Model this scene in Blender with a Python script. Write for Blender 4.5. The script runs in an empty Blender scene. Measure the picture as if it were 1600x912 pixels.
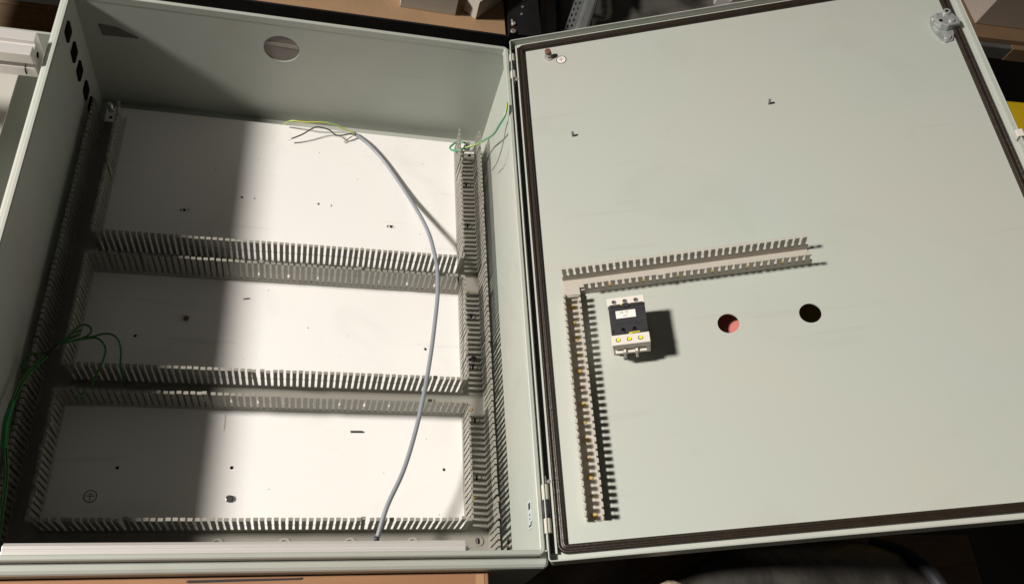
import bpy, bmesh, math, random
from mathutils import Matrix, Vector, Euler
rnd = random.Random(7)
S = bpy.context.scene
C = S.collection

# ------------------------------------------------------------------ camera
cam = bpy.data.objects.new('camera', bpy.data.cameras.new('camera'))
C.objects.link(cam)
CAMROT = ((0.971283, -0.056934, 0.231015), (0.062231, -0.876357, -0.477626), (0.229645, 0.478286, -0.847647))
R = CAMROT
cam.matrix_world = Matrix(((R[0][0], -R[1][0], -R[2][0], 0.34640),
                           (R[0][1], -R[1][1], -R[2][1], -0.18197),
                           (R[0][2], -R[1][2], -R[2][2], 0.88659),
                           (0, 0, 0, 1)))
cam.data.sensor_width = 36
cam.data.lens = 36 * 1289.54 / 1600
cam.data.clip_start = 0.02
cam.data.clip_end = 60
S.camera = cam

# ------------------------------------------------------------------ light
W = bpy.data.worlds.new('World'); S.world = W; W.use_nodes = True
bg = W.node_tree.nodes['Background']
bg.inputs[0].default_value = (1.0, 0.91, 0.80, 1); bg.inputs[1].default_value = 0.037
LT = bpy.data.lights.new('work_lamp', 'SPOT'); LT.shadow_soft_size = 0.27
LT.spot_size = math.radians(54); LT.spot_blend = 1.0
LT.energy = 1340; LT.color = (1.0, 0.945, 0.865)
lo = bpy.data.objects.new('work_lamp', LT); C.objects.link(lo)
lo.location = (-3.12, 0.30, 2.565)
lo.rotation_euler = (Vector((0.42, -0.30, -0.1)) - Vector(lo.location)).to_track_quat('-Z', 'Y').to_euler()
S.view_settings.view_transform = 'Standard'
S.view_settings.look = 'None'
S.view_settings.exposure = 0.0
S.view_settings.gamma = 1.0

# ------------------------------------------------------------------ materials
def mat(name, col, rough=0.5, metal=0.0, var=0.0, vscale=8.0, bump=0.0, bscale=200.0, col2=None, spec=0.5, aniso=None, coat=0.0, grime=0.0):
    m = bpy.data.materials.new(name); m.use_nodes = True
    nt = m.node_tree; b = nt.nodes['Principled BSDF']
    b.inputs['Base Color'].default_value = (*col, 1)
    b.inputs['Roughness'].default_value = rough
    b.inputs['Metallic'].default_value = metal
    b.inputs['Specular IOR Level'].default_value = spec
    b.inputs['Coat Weight'].default_value = coat
    tc = nt.nodes.new('ShaderNodeTexCoord')
    src = tc.outputs['Object']
    if aniso:
        mp = nt.nodes.new('ShaderNodeMapping'); mp.inputs['Scale'].default_value = aniso
        nt.links.new(src, mp.inputs['Vector']); src = mp.outputs['Vector']
    if var > 0:
        n = nt.nodes.new('ShaderNodeTexNoise'); n.inputs['Scale'].default_value = vscale; n.inputs['Detail'].default_value = 6
        nt.links.new(src, n.inputs['Vector'])
        mx = nt.nodes.new('ShaderNodeMix'); mx.data_type = 'RGBA'
        c2 = col2 or tuple(max(0, c * (1 - var)) for c in col)
        c1 = col if col2 else tuple(min(1, c * (1 + var)) for c in col)
        mx.inputs[6].default_value = (*c1, 1); mx.inputs[7].default_value = (*c2, 1)
        rp = nt.nodes.new('ShaderNodeMapRange'); rp.inputs['From Min'].default_value = 0.3; rp.inputs['From Max'].default_value = 0.7
        nt.links.new(n.outputs['Fac'], rp.inputs['Value'])
        nt.links.new(rp.outputs['Result'], mx.inputs['Factor'])
        nt.links.new(mx.outputs[2], b.inputs['Base Color'])
        r2 = nt.nodes.new('ShaderNodeMapRange'); r2.inputs['To Min'].default_value = max(0.03, rough - 0.08); r2.inputs['To Max'].default_value = min(1, rough + 0.08)
        nt.links.new(n.outputs['Fac'], r2.inputs['Value']); nt.links.new(r2.outputs['Result'], b.inputs['Roughness'])
    if grime > 0:
        # handling dirt: sparse smears, hairline scratches and fine dust specks
        def fac(scale, detail, lo, hi, amt, sc=None, dist=0.0):
            v = tc.outputs['Object']
            if sc:
                mpp = nt.nodes.new('ShaderNodeMapping'); mpp.inputs['Scale'].default_value = sc; mpp.inputs['Rotation'].default_value = (0, 0, 0.5)
                nt.links.new(v, mpp.inputs['Vector']); v = mpp.outputs['Vector']
            q = nt.nodes.new('ShaderNodeTexNoise'); q.inputs['Scale'].default_value = scale; q.inputs['Detail'].default_value = detail; q.inputs['Distortion'].default_value = dist
            nt.links.new(v, q.inputs['Vector'])
            w = nt.nodes.new('ShaderNodeMapRange'); w.inputs['From Min'].default_value = lo; w.inputs['From Max'].default_value = hi; w.inputs['To Max'].default_value = amt
            nt.links.new(q.outputs['Fac'], w.inputs['Value']); return w.outputs['Result']
        last = mx.outputs[2]
        for f_, c_ in ((fac(7, 8, 0.56, 0.72, grime*1.6, None, 1.2), (0.26, 0.23, 0.18)), (fac(60, 3, 0.66, 0.70, grime*1.8, (0.06, 1, 1)), (0.30, 0.27, 0.22)), (fac(420, 2, 0.66, 0.74, grime*2.2), (0.22, 0.20, 0.17))):
            m3 = nt.nodes.new('ShaderNodeMix'); m3.data_type = 'RGBA'; m3.inputs[7].default_value = (*c_, 1)
            nt.links.new(last, m3.inputs[6]); nt.links.new(f_, m3.inputs['Factor']); last = m3.outputs[2]
        nt.links.new(last, b.inputs['Base Color'])
    if bump > 0:
        n2 = nt.nodes.new('ShaderNodeTexNoise'); n2.inputs['Scale'].default_value = bscale; n2.inputs['Detail'].default_value = 4
        nt.links.new(src, n2.inputs['Vector'])
        bp = nt.nodes.new('ShaderNodeBump'); bp.inputs['Strength'].default_value = bump; bp.inputs['Distance'].default_value = 0.002
        nt.links.new(n2.outputs['Fac'], bp.inputs['Height']); nt.links.new(bp.outputs['Normal'], b.inputs['Normal'])
    return m

PAINT = mat('grey_green_paint', (0.440, 0.482, 0.440), 0.42, var=0.03, vscale=4, bump=0.06, bscale=900, col2=(0.468, 0.468, 0.424), grime=0.055)
PLATE = mat('white_plate_paint', (0.90, 0.885, 0.87), 0.38, var=0.02, vscale=4, bump=0.03, bscale=700, grime=0.06)
PVC = mat('grey_duct_plastic', (0.30, 0.288, 0.255), 0.45, var=0.04, vscale=30, bump=0.04, bscale=400)
PVC2 = mat('pale_duct_plastic', (0.46, 0.425, 0.375), 0.42, var=0.04, vscale=30, bump=0.04, bscale=400)
RUB = mat('black_gasket_rubber', (0.022, 0.015, 0.010), 0.38, var=0.25, vscale=60, bump=0.25, bscale=250)
BLK = mat('black_plastic', (0.030, 0.030, 0.034), 0.42, var=0.25, vscale=60, bump=0.1, bscale=500)
HOLE = mat('dark_bore', (0.006, 0.005, 0.005), 0.9, spec=0.1)
WPL = mat('cream_plastic', (0.70, 0.655, 0.60), 0.42, var=0.03, vscale=60)
PAPER = mat('white_paper', (0.80, 0.77, 0.73), 0.7)
INK = mat('grey_ink', (0.28, 0.25, 0.24), 0.8)
INKB = mat('black_ink', (0.03, 0.025, 0.03), 0.7)
INKR = mat('brown_ink', (0.30, 0.17, 0.14), 0.8)
YEL = mat('yellow_plastic', (0.78, 0.74, 0.02), 0.4)
ZINC = mat('zinc_plated_steel', (0.44, 0.46, 0.46), 0.38, 0.5, var=0.12, vscale=90, bump=0.1, bscale=200)
CHROME = mat('bright_steel', (0.72, 0.72, 0.71), 0.22, 0.6)
BRASS = mat('brass', (0.72, 0.52, 0.17), 0.36, 0.7)
ALU = mat('anodised_aluminium', (0.78, 0.75, 0.73), 0.34, 0.35, var=0.04, vscale=20, bump=0.05, bscale=300, aniso=(0.05, 1, 1))
MDF = mat('brown_board', (0.36, 0.225, 0.125), 0.7, var=0.10, vscale=14, bump=0.25, bscale=350)
CARD = mat('brown_cardboard', (0.36, 0.185, 0.095), 0.75, var=0.08, vscale=9, bump=0.15, bscale=120, aniso=(1, 6, 6))
CARDG = mat('greyed_cardboard', (0.60, 0.52, 0.46), 0.75, var=0.08, vscale=7, bump=0.15, bscale=100)
TAPE = mat('packing_tape', (0.50, 0.30, 0.16), 0.2, var=0.05)
WBOX = mat('white_carton', (0.50, 0.46, 0.41), 0.7, var=0.04, vscale=12)
BLKM = mat('black_steel', (0.010, 0.010, 0.011), 0.5, var=0.4, vscale=30)
GREYM = mat('grey_steel', (0.22, 0.23, 0.23), 0.42, 0.3, var=0.2, vscale=20)
TARP = mat('dark_plastic_sheet', (0.045, 0.043, 0.04), 0.42, var=0.5, vscale=9, bump=0.35, bscale=25, col2=(0.13, 0.12, 0.105))
LEATHER = mat('black_leather', (0.050, 0.046, 0.041), 0.33, var=0.45, vscale=22, bump=0.9, bscale=85, aniso=(1, 0.5, 1))
DIRT = mat('dark_concrete', (0.03, 0.027, 0.024), 0.85, var=0.35, vscale=3, bump=0.3, bscale=40)
WOODD = mat('dark_stained_wood', (0.13, 0.072, 0.034), 0.6, var=0.3, vscale=20, aniso=(1, 8, 8))
BENCH = mat('bench_wood', (0.27, 0.18, 0.105), 0.65, var=0.2, vscale=18, aniso=(1, 7, 7), bump=0.1)
REDP = mat('red_plastic', (0.60, 0.20, 0.17), 0.45)
YBOX = mat('yellow_case', (0.90, 0.60, 0.012), 0.45, var=0.1)
CABLE = mat('grey_cable_sheath', (0.26, 0.275, 0.31), 0.38)
DWIRE = mat('dark_brown_wire', (0.06, 0.05, 0.055), 0.5)
GRN = mat('green_wire', (0.03, 0.16, 0.035), 0.4)
GRN2 = mat('green_stripe', (0.06, 0.34, 0.20), 0.4)
YG = mat('yellow_stripe', (0.62, 0.62, 0.10), 0.4)
BLUE = mat('blue_grey_steel', (0.32, 0.40, 0.45), 0.3, 0.8)
REDC = mat('red_cap', (0.20, 0.075, 0.055), 0.4)
HINGE = mat('cream_hinge_metal', (0.58, 0.55, 0.47), 0.4)

# ------------------------------------------------------------------ mesh helpers
def link(name, me, m=None, parent=None, M=None):
    o = bpy.data.objects.new(name, me); C.objects.link(o)
    if m is not None and me is not None:
        for x in (m if isinstance(m, (list, tuple)) else [m]):
            if x.name not in [k.name for k in me.materials if k]: me.materials.append(x)
    if parent is not None: o.parent = parent
    if M is not None: o.matrix_local = M
    return o
def tag(o, label=None, cat=None, group=None, kind=None):
    if label: o['label'] = label
    if cat: o['category'] = cat
    if group: o['group'] = group
    if kind: o['kind'] = kind
    return o
def empty(name, label, cat, M=None, group=None):
    o = link(name, None); o.empty_display_size = 0.02
    if M is not None: o.matrix_world = M
    return tag(o, label, cat, group)
class MB:
    def __init__(s): s.bm = bmesh.new(); s.mi = 0
    def box(s, a, b, mi=None):
        x0, y0, z0 = a; x1, y1, z1 = b
        v = [s.bm.verts.new(p) for p in ((x0,y0,z0),(x1,y0,z0),(x1,y1,z0),(x0,y1,z0),(x0,y0,z1),(x1,y0,z1),(x1,y1,z1),(x0,y1,z1))]
        for f in ((0,3,2,1),(4,5,6,7),(0,1,5,4),(1,2,6,5),(2,3,7,6),(3,0,4,7)):
            F = s.bm.faces.new([v[i] for i in f]); F.material_index = s.mi if mi is None else mi
        return v
    def cyl(s, c, r, h, n=16, axis='Z', r2=None, mi=None):
        r2 = r if r2 is None else r2
        lo, hi = [], []
        for i in range(n):
            a = 2*math.pi*i/n; ca, sa = math.cos(a), math.sin(a)
            for L, rr, t in ((lo, r, 0), (hi, r2, h)):
                p = {'Z': (rr*ca, rr*sa, t), 'Y': (rr*sa, t, rr*ca), 'X': (t, rr*ca, rr*sa)}[axis]
                L.append(s.bm.verts.new((c[0]+p[0], c[1]+p[1], c[2]+p[2])))
        fs = [s.bm.faces.new(lo[::-1]), s.bm.faces.new(hi)]
        for i in range(n):
            F = s.bm.faces.new((lo[i], lo[(i+1)%n], hi[(i+1)%n], hi[i])); F.smooth = True; fs.append(F)
        for F in fs: F.material_index = s.mi if mi is None else mi
    def ring(s, c, r0, r1, h, n=24):
        q = []
        for i in range(n):
            a = 2*math.pi*i/n; ca, sa = math.cos(a), math.sin(a)
            q.append([s.bm.verts.new((c[0]+r*ca, c[1]+r*sa, c[2]+z)) for r, z in ((r0,0),(r0,h),(r1,h),(r1,0))])
        for i in range(n):
            j = (i+1) % n
            for k in range(4):
                s.bm.faces.new((q[i][k], q[j][k], q[j][(k+1)%4], q[i][(k+1)%4]))
    def prism(s, pts, z0, z1):
        a = [s.bm.verts.new((x, y, z0)) for x, y in pts]; b = [s.bm.verts.new((x, y, z1)) for x, y in pts]
        s.bm.faces.new(a[::-1]); s.bm.faces.new(b)
        n = len(pts)
        for i in range(n): s.bm.faces.new((a[i], a[(i+1)%n], b[(i+1)%n], b[i]))
    def tube(s, pts, r, n=8, mis=None, twist=0.0):
        P = [Vector(p) for p in pts]; rings = []
        up = Vector((0.13, 0.21, 1)).normalized()
        for i, p in enumerate(P):
            t = (P[min(i+1, len(P)-1)] - P[max(i-1, 0)]).normalized()
            x = (up - t*up.dot(t)).normalized(); y = t.cross(x); up = x
            rings.append([s.bm.verts.new(p + r*(x*math.cos(2*math.pi*k/n+twist*i) + y*math.sin(2*math.pi*k/n+twist*i))) for k in range(n)])
        for i in range(len(P)-1):
            for k in range(n):
                F = s.bm.faces.new((rings[i][k], rings[i][(k+1)%n], rings[i+1][(k+1)%n], rings[i+1][k])); F.smooth = True
                if mis: F.material_index = mis[k]
        s.bm.faces.new(rings[0][::-1]); s.bm.faces.new(rings[-1])
    def sweep(s, rect, rad, prof, closed=True, seg=6):
        # sweep a profile [(inward offset, height)] round a rounded rectangle
        x0, y0, x1, y1 = rect; loops = []
        for off, h in prof:
            r = max(rad-off, 0.0004); L = []
            for cx, cy, a0 in ((x1-off-r, y1-off-r, 0), (x0+off+r, y1-off-r, 90), (x0+off+r, y0+off+r, 180), (x1-off-r, y0+off+r, 270)):
                for k in range(seg+1):
                    a = math.radians(a0 + 90*k/seg)
                    L.append(s.bm.verts.new((cx+r*math.cos(a), cy+r*math.sin(a), h)))
            loops.append(L)
        n = len(loops[0]); m = len(loops)
        for j in range(m if closed else m-1):
            A, B = loops[j], loops[(j+1) % m]
            for i in range(n):
                s.bm.faces.new((A[i], A[(i+1)%n], B[(i+1)%n], B[i]))
    def done(s, name, m, parent=None, M=None, bevel=0.0, smooth=False, seg=2):
        bmesh.ops.recalc_face_normals(s.bm, faces=s.bm.faces[:])
        if smooth:
            for F in s.bm.faces: F.smooth = True
        me = bpy.data.meshes.new(name); s.bm.to_mesh(me); s.bm.free()
        o = link(name, me, m, parent, M)
        if bevel > 0:
            b = o.modifiers.new('bevel', 'BEVEL'); b.width = bevel; b.segments = seg; b.limit_method = 'ANGLE'; b.angle_limit = math.radians(50)
        return o
def boxo(name, a, b, m, parent=None, M=None, bevel=0.0):
    k = MB(); k.box(a, b); return k.done(name, m, parent, M, bevel)
def cylo(name, c, r, h, m, parent=None, M=None, n=16, axis='Z', bevel=0.0):
    k = MB(); k.cyl(c, r, h, n, axis); return k.done(name, m, parent, M, bevel)
def circ(x, y, r, n=28, sx=1.0): return [(x+r*sx*math.cos(2*math.pi*i/n), y+r*math.sin(2*math.pi*i/n)) for i in range(n)]
def slot(x, y, lx, ly, n=6):
    # rounded slot of full size lx, ly
    r = min(lx, ly)/2*0.98; out = []
    for cx, cy, a0 in ((x+lx/2-r, y+ly/2-r, 0), (x-lx/2+r, y+ly/2-r, 90), (x-lx/2+r, y-ly/2+r, 180), (x+lx/2-r, y-ly/2+r, 270)):
        for k in range(n+1):
            a = math.radians(a0+90*k/n); out.append((cx+r*math.cos(a), cy+r*math.sin(a)))
    return out
def rect(x0, y0, x1, y1): return [(x0,y0),(x1,y0),(x1,y1),(x0,y1)]
def holed(name, outline, holes, t, m, parent=None, M=None):
    # solid sheet of thickness t in XY (z 0..t) with real holes through it
    cu = bpy.data.curves.new(name, 'CURVE'); cu.dimensions = '2D'; cu.fill_mode = 'BOTH'; cu.extrude = t/2
    for pts in [outline]+holes:
        sp = cu.splines.new('POLY'); sp.points.add(len(pts)-1); sp.use_cyclic_u = True
        for p, q in zip(sp.points, pts): p.co = (q[0], q[1], 0, 1)
    tmp = bpy.data.objects.new(name+'_tmp', cu); C.objects.link(tmp)
    bpy.context.view_layer.update()
    me = bpy.data.meshes.new_from_object(tmp.evaluated_get(bpy.context.evaluated_depsgraph_get()))
    bpy.data.objects.remove(tmp); bpy.data.curves.remove(cu)
    me.transform(Matrix.Translation((0, 0, t/2))); me.name = name
    me.materials.clear()
    return link(name, me, m, parent, M)
def spline(pts, k=6):
    P = [Vector(p) for p in pts]; out = []
    for i in range(len(P)-1):
        a = P[max(i-1,0)]; b = P[i]; c = P[i+1]; d = P[min(i+2, len(P)-1)]
        for j in range(k):
            t = j/k
            out.append(0.5*((2*b)+(c-a)*t+(2*a-5*b+4*c-d)*t*t+(3*b-a-3*c+d)*t**3))
    out.append(P[-1]); return out
def text(name, s, size, m, parent, M):
    cu = bpy.data.curves.new(name, 'FONT'); cu.body = s; cu.size = size; cu.align_x = 'CENTER'; cu.align_y = 'CENTER'; cu.extrude = 0.00008
    tmp = bpy.data.objects.new(name+'_tmp', cu); C.objects.link(tmp); bpy.context.view_layer.update()
    me = bpy.data.meshes.new_from_object(tmp.evaluated_get(bpy.context.evaluated_depsgraph_get()))
    bpy.data.objects.remove(tmp); bpy.data.curves.remove(cu); me.materials.clear(); me.name = name
    return link(name, me, m, parent, M)
T = Matrix.Translation
def RX(a): return Matrix.Rotation(math.radians(a), 4, 'X')
def RY(a): return Matrix.Rotation(math.radians(a), 4, 'Y')
def RZ(a): return Matrix.Rotation(math.radians(a), 4, 'Z')

# ------------------------------------------------------------------ dimensions (metres)
EW, EH, ED = 0.600, 0.7387, 0.2214
PZ = -0.2025                      # front of the mounting plate
DX, DY, DZ, DA = 0.60605, -0.01575, 0.00373, 22.914
DOORM = T((DX, DY, DZ)) @ RY(-DA)
FN = -0.006                       # inner face of the door sheet
def F(u, v, n=FN):                # keep a feature in its place when it sits at height n on the door
    k = (0.914-n)/0.914
    return (0.104+(u-0.104)*k, -0.166+(v+0.166)*k)

# ------------------------------------------------------------------ the setting
def struct(o): o['kind'] = 'structure'; return o
struct(boxo('floor', (-3, -2, -0.97), (5, 4, -0.95), DIRT))

# ------------------------------------------------------------------ enclosure
enc = empty('electrical_enclosure', 'open grey green cabinet lying on its back, door swung out to the right', 'enclosure')
holes = [slot(y, z, 0.019, 0.0235) for y, z in ((0.686,-0.0206),(0.6845,-0.0585),(0.684,-0.0945),(0.686,-0.134),(0.687,-0.170))]
# wall sheets are drawn in a plane and stood up
MXL = Matrix(((0,0,-1,0),(1,0,0,0),(0,1,0,0),(0,0,0,1)))       # (a,b,t) -> (-t, a, b)
o = holed('side_wall', rect(0, -ED, EH, -0.001), [], 0.0015, PAINT, enc, MXL); 
for y, z in ((0.6855,-0.0215),(0.6850,-0.0590),(0.6845,-0.0950),(0.6865,-0.1370),(0.6870,-0.1720)):
    k = MB(); q_ = [(0.0125,0.0078),(0.0105,0.0100),(-0.0085,0.0100),(-0.0110,0.0060),(-0.0125,-0.0078),(-0.0105,-0.0100),(0.0085,-0.0100),(0.0110,-0.0060)]; k.prism([(y+a_, z+b_) for a_, b_ in q_], 0, 0.0028); k.done('grommet', HOLE, enc, Matrix(((0,0,1,0.0001),(1,0,0,0),(0,1,0,0),(0,0,0,1))), bevel=0.001)
boxo('side_wall', (EW+0.0078, 0, -ED), (EW+0.0090, EH, -0.001), PAINT, enc)
MYT = Matrix(((1,0,0,0),(0,0,1,EH),(0,1,0,0),(0,0,0,1)))       # (a,b,t) -> (a, EH+t, b)
th = holed('end_wall', rect(-0.0015, -ED, EW+0.0077, -0.001), [circ(0.273, -0.0585, 0.0258, 40)], 0.0015, PAINT, enc, MYT)
th['label'] = 'top wall with a round cable hole'
boxo('end_wall', (-0.0015, -0.0015, -ED), (EW+0.0077, 0, -0.001), PAINT, enc)
boxo('back_panel', (-0.016, -0.016, -ED-0.002), (EW+0.016, EH+0.016, -ED), PAINT, enc)
k = MB(); k.sweep((-0.0055, -0.0055, EW+0.0055, EH+0.0055), 0.0075, [(0,-0.012),(0,-0.0012),(0.0012,0),(0.0047,0),(0.0058,-0.0010),(0.0058,-0.012)], seg=6)
k.done('rim', PAINT, enc, smooth=False)
k = MB(); k.sweep((-0.0165, -0.0165, EW+0.0125, EH+0.0165), 0.006, [(0,-ED),(0,-0.0165),(0.0012,-0.0142),(0.004,-0.0125),(0.0105,-0.0125),(0.0105,-0.0145),(0.003,-0.0165),(0.0015,-ED)], seg=4)
casing = k.done('casing', PAINT, enc)
k = MB(); k.cyl((0.273, EH+0.0016, -0.0585), 0.0290, 0.002, 40, 'Y'); hc = k.done('hole_cover', mat('grey_brown_plastic', (0.21, 0.185, 0.165), 0.5), enc)
k = MB(); k.prism([(-0.0235,0.0055),(-0.021,0.0125),(0.0225,0.0085),(0.0240,0.0020)], 0, 0.0006)
k.done('cover_ridge', mat('pale_grey_brown_plastic', (0.33, 0.30, 0.275), 0.45), hc, Matrix(((1,0,0,0.273),(0,0,-1,EH+0.00155),(0,1,0,-0.0585),(0,0,0,1))))
# a strip of old tape high on the top wall, a marking label on the right wall
k = MB(); v = [k.bm.verts.new(p) for p in ((0.0232,EH-0.0006,-0.0535),(0.0480,EH-0.0006,-0.0560),(0.0735,EH-0.0006,-0.0705),(0.0735,EH-0.0006,-0.0735),(0.0255,EH-0.0006,-0.0745))]
k.bm.faces.new(v); r_ = bmesh.ops.extrude_face_region(k.bm, geom=k.bm.faces[:])
for g in r_['geom']:
    if isinstance(g, bmesh.types.BMVert): g.co.y += 0.0005
k.done('tape_strip', mat('old_tape', (0.16, 0.16, 0.14), 0.3), enc)
lb = boxo('wall_label', (EW+0.0070, 0.0365, -0.0690), (EW+0.0076, 0.0690, -0.0530), mat('pale_blue_label', (0.50, 0.56, 0.56), 0.5), enc)
for a, b, c, d in ((0.0590,0.0665,-0.064,-0.056),(0.0515,0.0535,-0.062,-0.058),(0.047,0.049,-0.062,-0.059),(0.039,0.041,-0.066,-0.055),(0.0412,0.0440,-0.058,-0.054)):
    boxo('printed_mark', (EW+0.0067, a, c), (EW+0.0069, b, d), INKB, lb)
# hinges on the right rim
def hinge(y0, y1, pin_up=True):
    x, z, r = 0.6093, 0.0035, 0.0042
    L = y1-y0
    hh = boxo('hinge', (x-0.0035, y0, -0.0115), (x-0.0020, y1, z-0.001), GREYM, enc)
    cylo('hinge_barrel', (x, y0, z), r, L*0.30, HINGE, hh, n=18, axis='Y', bevel=0.0005)
    cylo('hinge_barrel', (x, y0+L*0.68, z), r, L*0.32, HINGE, hh, n=18, axis='Y', bevel=0.0005)
    cylo('hinge_knuckle', (x, y0+L*0.305, z), r*1.18, L*0.37, BLK, hh, n=18, axis='Y')
    cylo('hinge_pin', (x, y0-0.010 if not pin_up else y1, z), r*0.5, 0.010, CHROME, hh, n=12, axis='Y')
    cylo('clip_screw', (x+0.004, (y0-0.003) if not pin_up else y1+0.003, z+0.001), 0.0022, 0.003, CHROME, hh, n=10)
hinge(0.0165, 0.0705, True)
hinge(0.677, 0.7245, False)

# ---- door (part of the enclosure, swung open)
bu1 = F(0.2369, 0.2561); bu2 = F(0.3318, 0.2564)
door = holed('door', rect(0.0112, 0.0035, 0.632, 0.763), [circ(*bu1, 0.0127, 30, 1.0), circ(*bu2, 0.0127, 30, 1.0)], 0.0018, PAINT, enc, DOORM @ T((0, 0, FN-0.0018)))
DI = Matrix.Translation((0, 0, -(FN-0.0018)))      # door-frame coordinates for its children
def dpart(fn, *a, **kw):
    return fn(*a, parent=door, M=DI, **kw)
fl = MB(); fl.sweep((0.0012, 0.0012, 0.6337, 0.7661), 0.004, [(0,-0.018),(0,0.0034),(0.0006,0.004),(0.0012,0.004),(0.0017,0.0034),(0.0017,-0.0085),(0.0125,-0.0085),(0.0125,-0.018)], seg=4)
dpart(fl.done, 'flange', PAINT)
dpart(boxo, 'edge_strip', (0.0089, 0.010, -0.0084), (0.0113, 0.757, -0.0005), PAINT, bevel=0.0004)
dpart(boxo, 'hinge_gap_shade', (0.0031, 0.012, -0.0084), (0.0087, 0.755, -0.0050), BLK)  # black strip painted in as the shade of the hinge-side gap
gx0, gy0 = F(0.0112, 0.0085, -0.003); gx1, gy1 = F(0.6205, 0.7545, -0.003)
gk = MB(); gk.sweep((gx0, gy0, gx1, gy1), 0.012, [(0,FN-0.002),(0,-0.0035),(0.001,-0.001),(0.0026,-0.0003),(0.0036,-0.0022),(0.0052,-0.0026),(0.0066,-0.0006),(0.0084,-0.0002),(0.0101,-0.0018),(0.0109,FN-0.0005)], closed=False, seg=8)
dpart(gk.done, 'gasket', RUB, smooth=True)
# drain hole in the flange, door stop clip on the far edge
dpart(cylo, 'flange_hole', (0.0268, 0.7646, -0.0015), 0.0018, 0.0004, HOLE, n=12, axis='Y')
cl = MB(); cl.box((0.6285, 0.459, 0.0042), (0.6365, 0.470, 0.0058)); cl.box((0.6338, 0.459, -0.004), (0.6365, 0.470, 0.0041)); cl.box((0.6285, 0.459, -0.003), (0.6300, 0.470, 0.0041))
dpart(cl.done, 'edge_clip', WPL, bevel=0.0006)
# earth stud and earth sticker
su, sv = F(0.0580, 0.7215)
st = MB(); st.cyl((su, sv, FN), 0.0028, 0.0100, 14); sto = dpart(st.done, 'earth_stud', CHROME)
k = MB(); k.cyl((su, sv, FN+0.0045), 0.0052, 0.0045, 6); k.done('nut', ZINC, sto); cylo('washer', (su, sv, FN+0.0003), 0.0066, 0.0016, CHROME, sto, n=20)
cylo('cap', (su, sv, FN+0.0100), 0.0046, 0.0050, REDC, sto, n=16, bevel=0.001)
def earth_sticker(x, y, z, r, parent, M, base=PAPER, ink=INKR, rim=INKB, tilt=0):
    MM = M @ T((x, y, z)) @ RZ(tilt)
    s = cylo('earth_sticker', (0, 0, 0), r, 0.0003, base, parent, MM, n=36)
    k = MB(); k.ring((0, 0, 0.0003), r*0.86, r, 0.00015, 36); k.done('sticker_rim', rim, s)
    k = MB(); k.box((-r*0.06, -r*0.62, 0.0003), (r*0.06, 0.0, 0.00042)); k.box((-r*0.6, 0.0, 0.0003), (r*0.6, r*0.12, 0.00042))
    k.box((-r*0.4, r*0.24, 0.0003), (r*0.4, r*0.34, 0.00042)); k.box((-r*0.2, r*0.46, 0.0003), (r*0.2, r*0.55, 0.00042)); k.done('earth_symbol', ink, s)
    return s
eu, ev = F(0.0758, 0.7129)
earth_sticker(eu, ev, FN+0.0001, 0.0076, door, DI, tilt=180 if False else 0)
# two weld studs
for u, v in ((0.0800, 0.5695), (0.3485, 0.5735)):
    u, v = F(u, v); dpart(cylo, 'weld_stud', (u, v, FN), 0.0018, 0.0085, GREYM, n=10)
# lock bracket in the far corner
lu, lv = F(0.5998, 0.6600)
lk = MB(); lk.prism([(lu-0.016,lv+0.010),(lu-0.012,lv+0.020),(lu+0.005,lv+0.021),(lu+0.012,lv+0.017),(lu+0.013,lv-0.006),(lu+0.004,lv-0.028),(lu-0.006,lv-0.030),(lu-0.011,lv-0.024),(lu-0.017,lv-0.004)], FN, FN+0.0025)
lko = dpart(lk.done, 'lock_bracket', ZINC, bevel=0.0006)
k = MB(); k.prism([(lu-0.012,lv+0.004),(lu-0.010,lv+0.015),(lu+0.010,lv+0.014),(lu+0.0165,lv+0.001),(lu+0.0165,lv-0.009),(lu+0.000,lv-0.011),(lu-0.008,lv-0.006)], FN+0.0025, FN+0.013)
k.done('lock_body', ZINC, lko, bevel=0.0015)
for x, y, z, r in ((-0.008, 0.0155, 0.0025, 0.0042), (0.004, 0.0130, 0.013, 0.0052), (0.006, -0.003, 0.013, 0.0038), (-0.002, -0.022, 0.0025, 0.0045)):
    q = cylo('screw_head', (lu+x, lv+y, FN+z), r, 0.0026, CHROME, lko, n=18, bevel=0.0007)
cylo('screw_recess', (lu+0.004, lv+0.013, FN+0.0157), 0.0023, 0.0002, HOLE, lko, n=6)
cylo('cam_notch', (lu-0.007, lv+0.000, FN+0.0131), 0.0028, 0.0002, HOLE, lko, n=5)

# ------------------------------------------------------------------ mounting plate
mp_holes = [(0.2269,0.5674),(0.2455,0.5670),(0.3407,0.5670),(0.3602,0.5660),(0.1119,0.3280),(0.5056,0.3281),(0.1184,0.1462),(0.2542,0.1481),(0.5298,0.1492)]
rad = [0.0022,0.0013,0.0021,0.0015,0.0023,0.0023,0.0023,0.0023,0.0022]
slots = [(0.1484,0.5358),(0.4528,0.5357)]
MPL = empty('mounting_plate', 'white painted steel mounting plate on the floor of the open cabinet', 'mounting plate', T((0,0,0)))
holed('plate', rect(0.014, 0.022, 0.586, 0.7150), [circ(x,y,r,14) for (x,y), r in zip(mp_holes, rad)] + [slot(x,y,0.0132,0.0050) for x,y in slots], 0.0025, PLATE, MPL, T((0,0,PZ-0.0025)))
boxo('hole_shade_sheet', (0.02, 0.03, PZ-0.0175), (0.58, 0.708, PZ-0.016), HOLE, MPL)  # black sheet added to paint the dark seen through the plate holes
k = MB()
for x in (0.016, 0.583): k.box((x-0.0015, 0.022, PZ-0.015), (x+0.0015, 0.715, PZ-0.0027))
k.done('plate_edge', PLATE, MPL)
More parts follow.
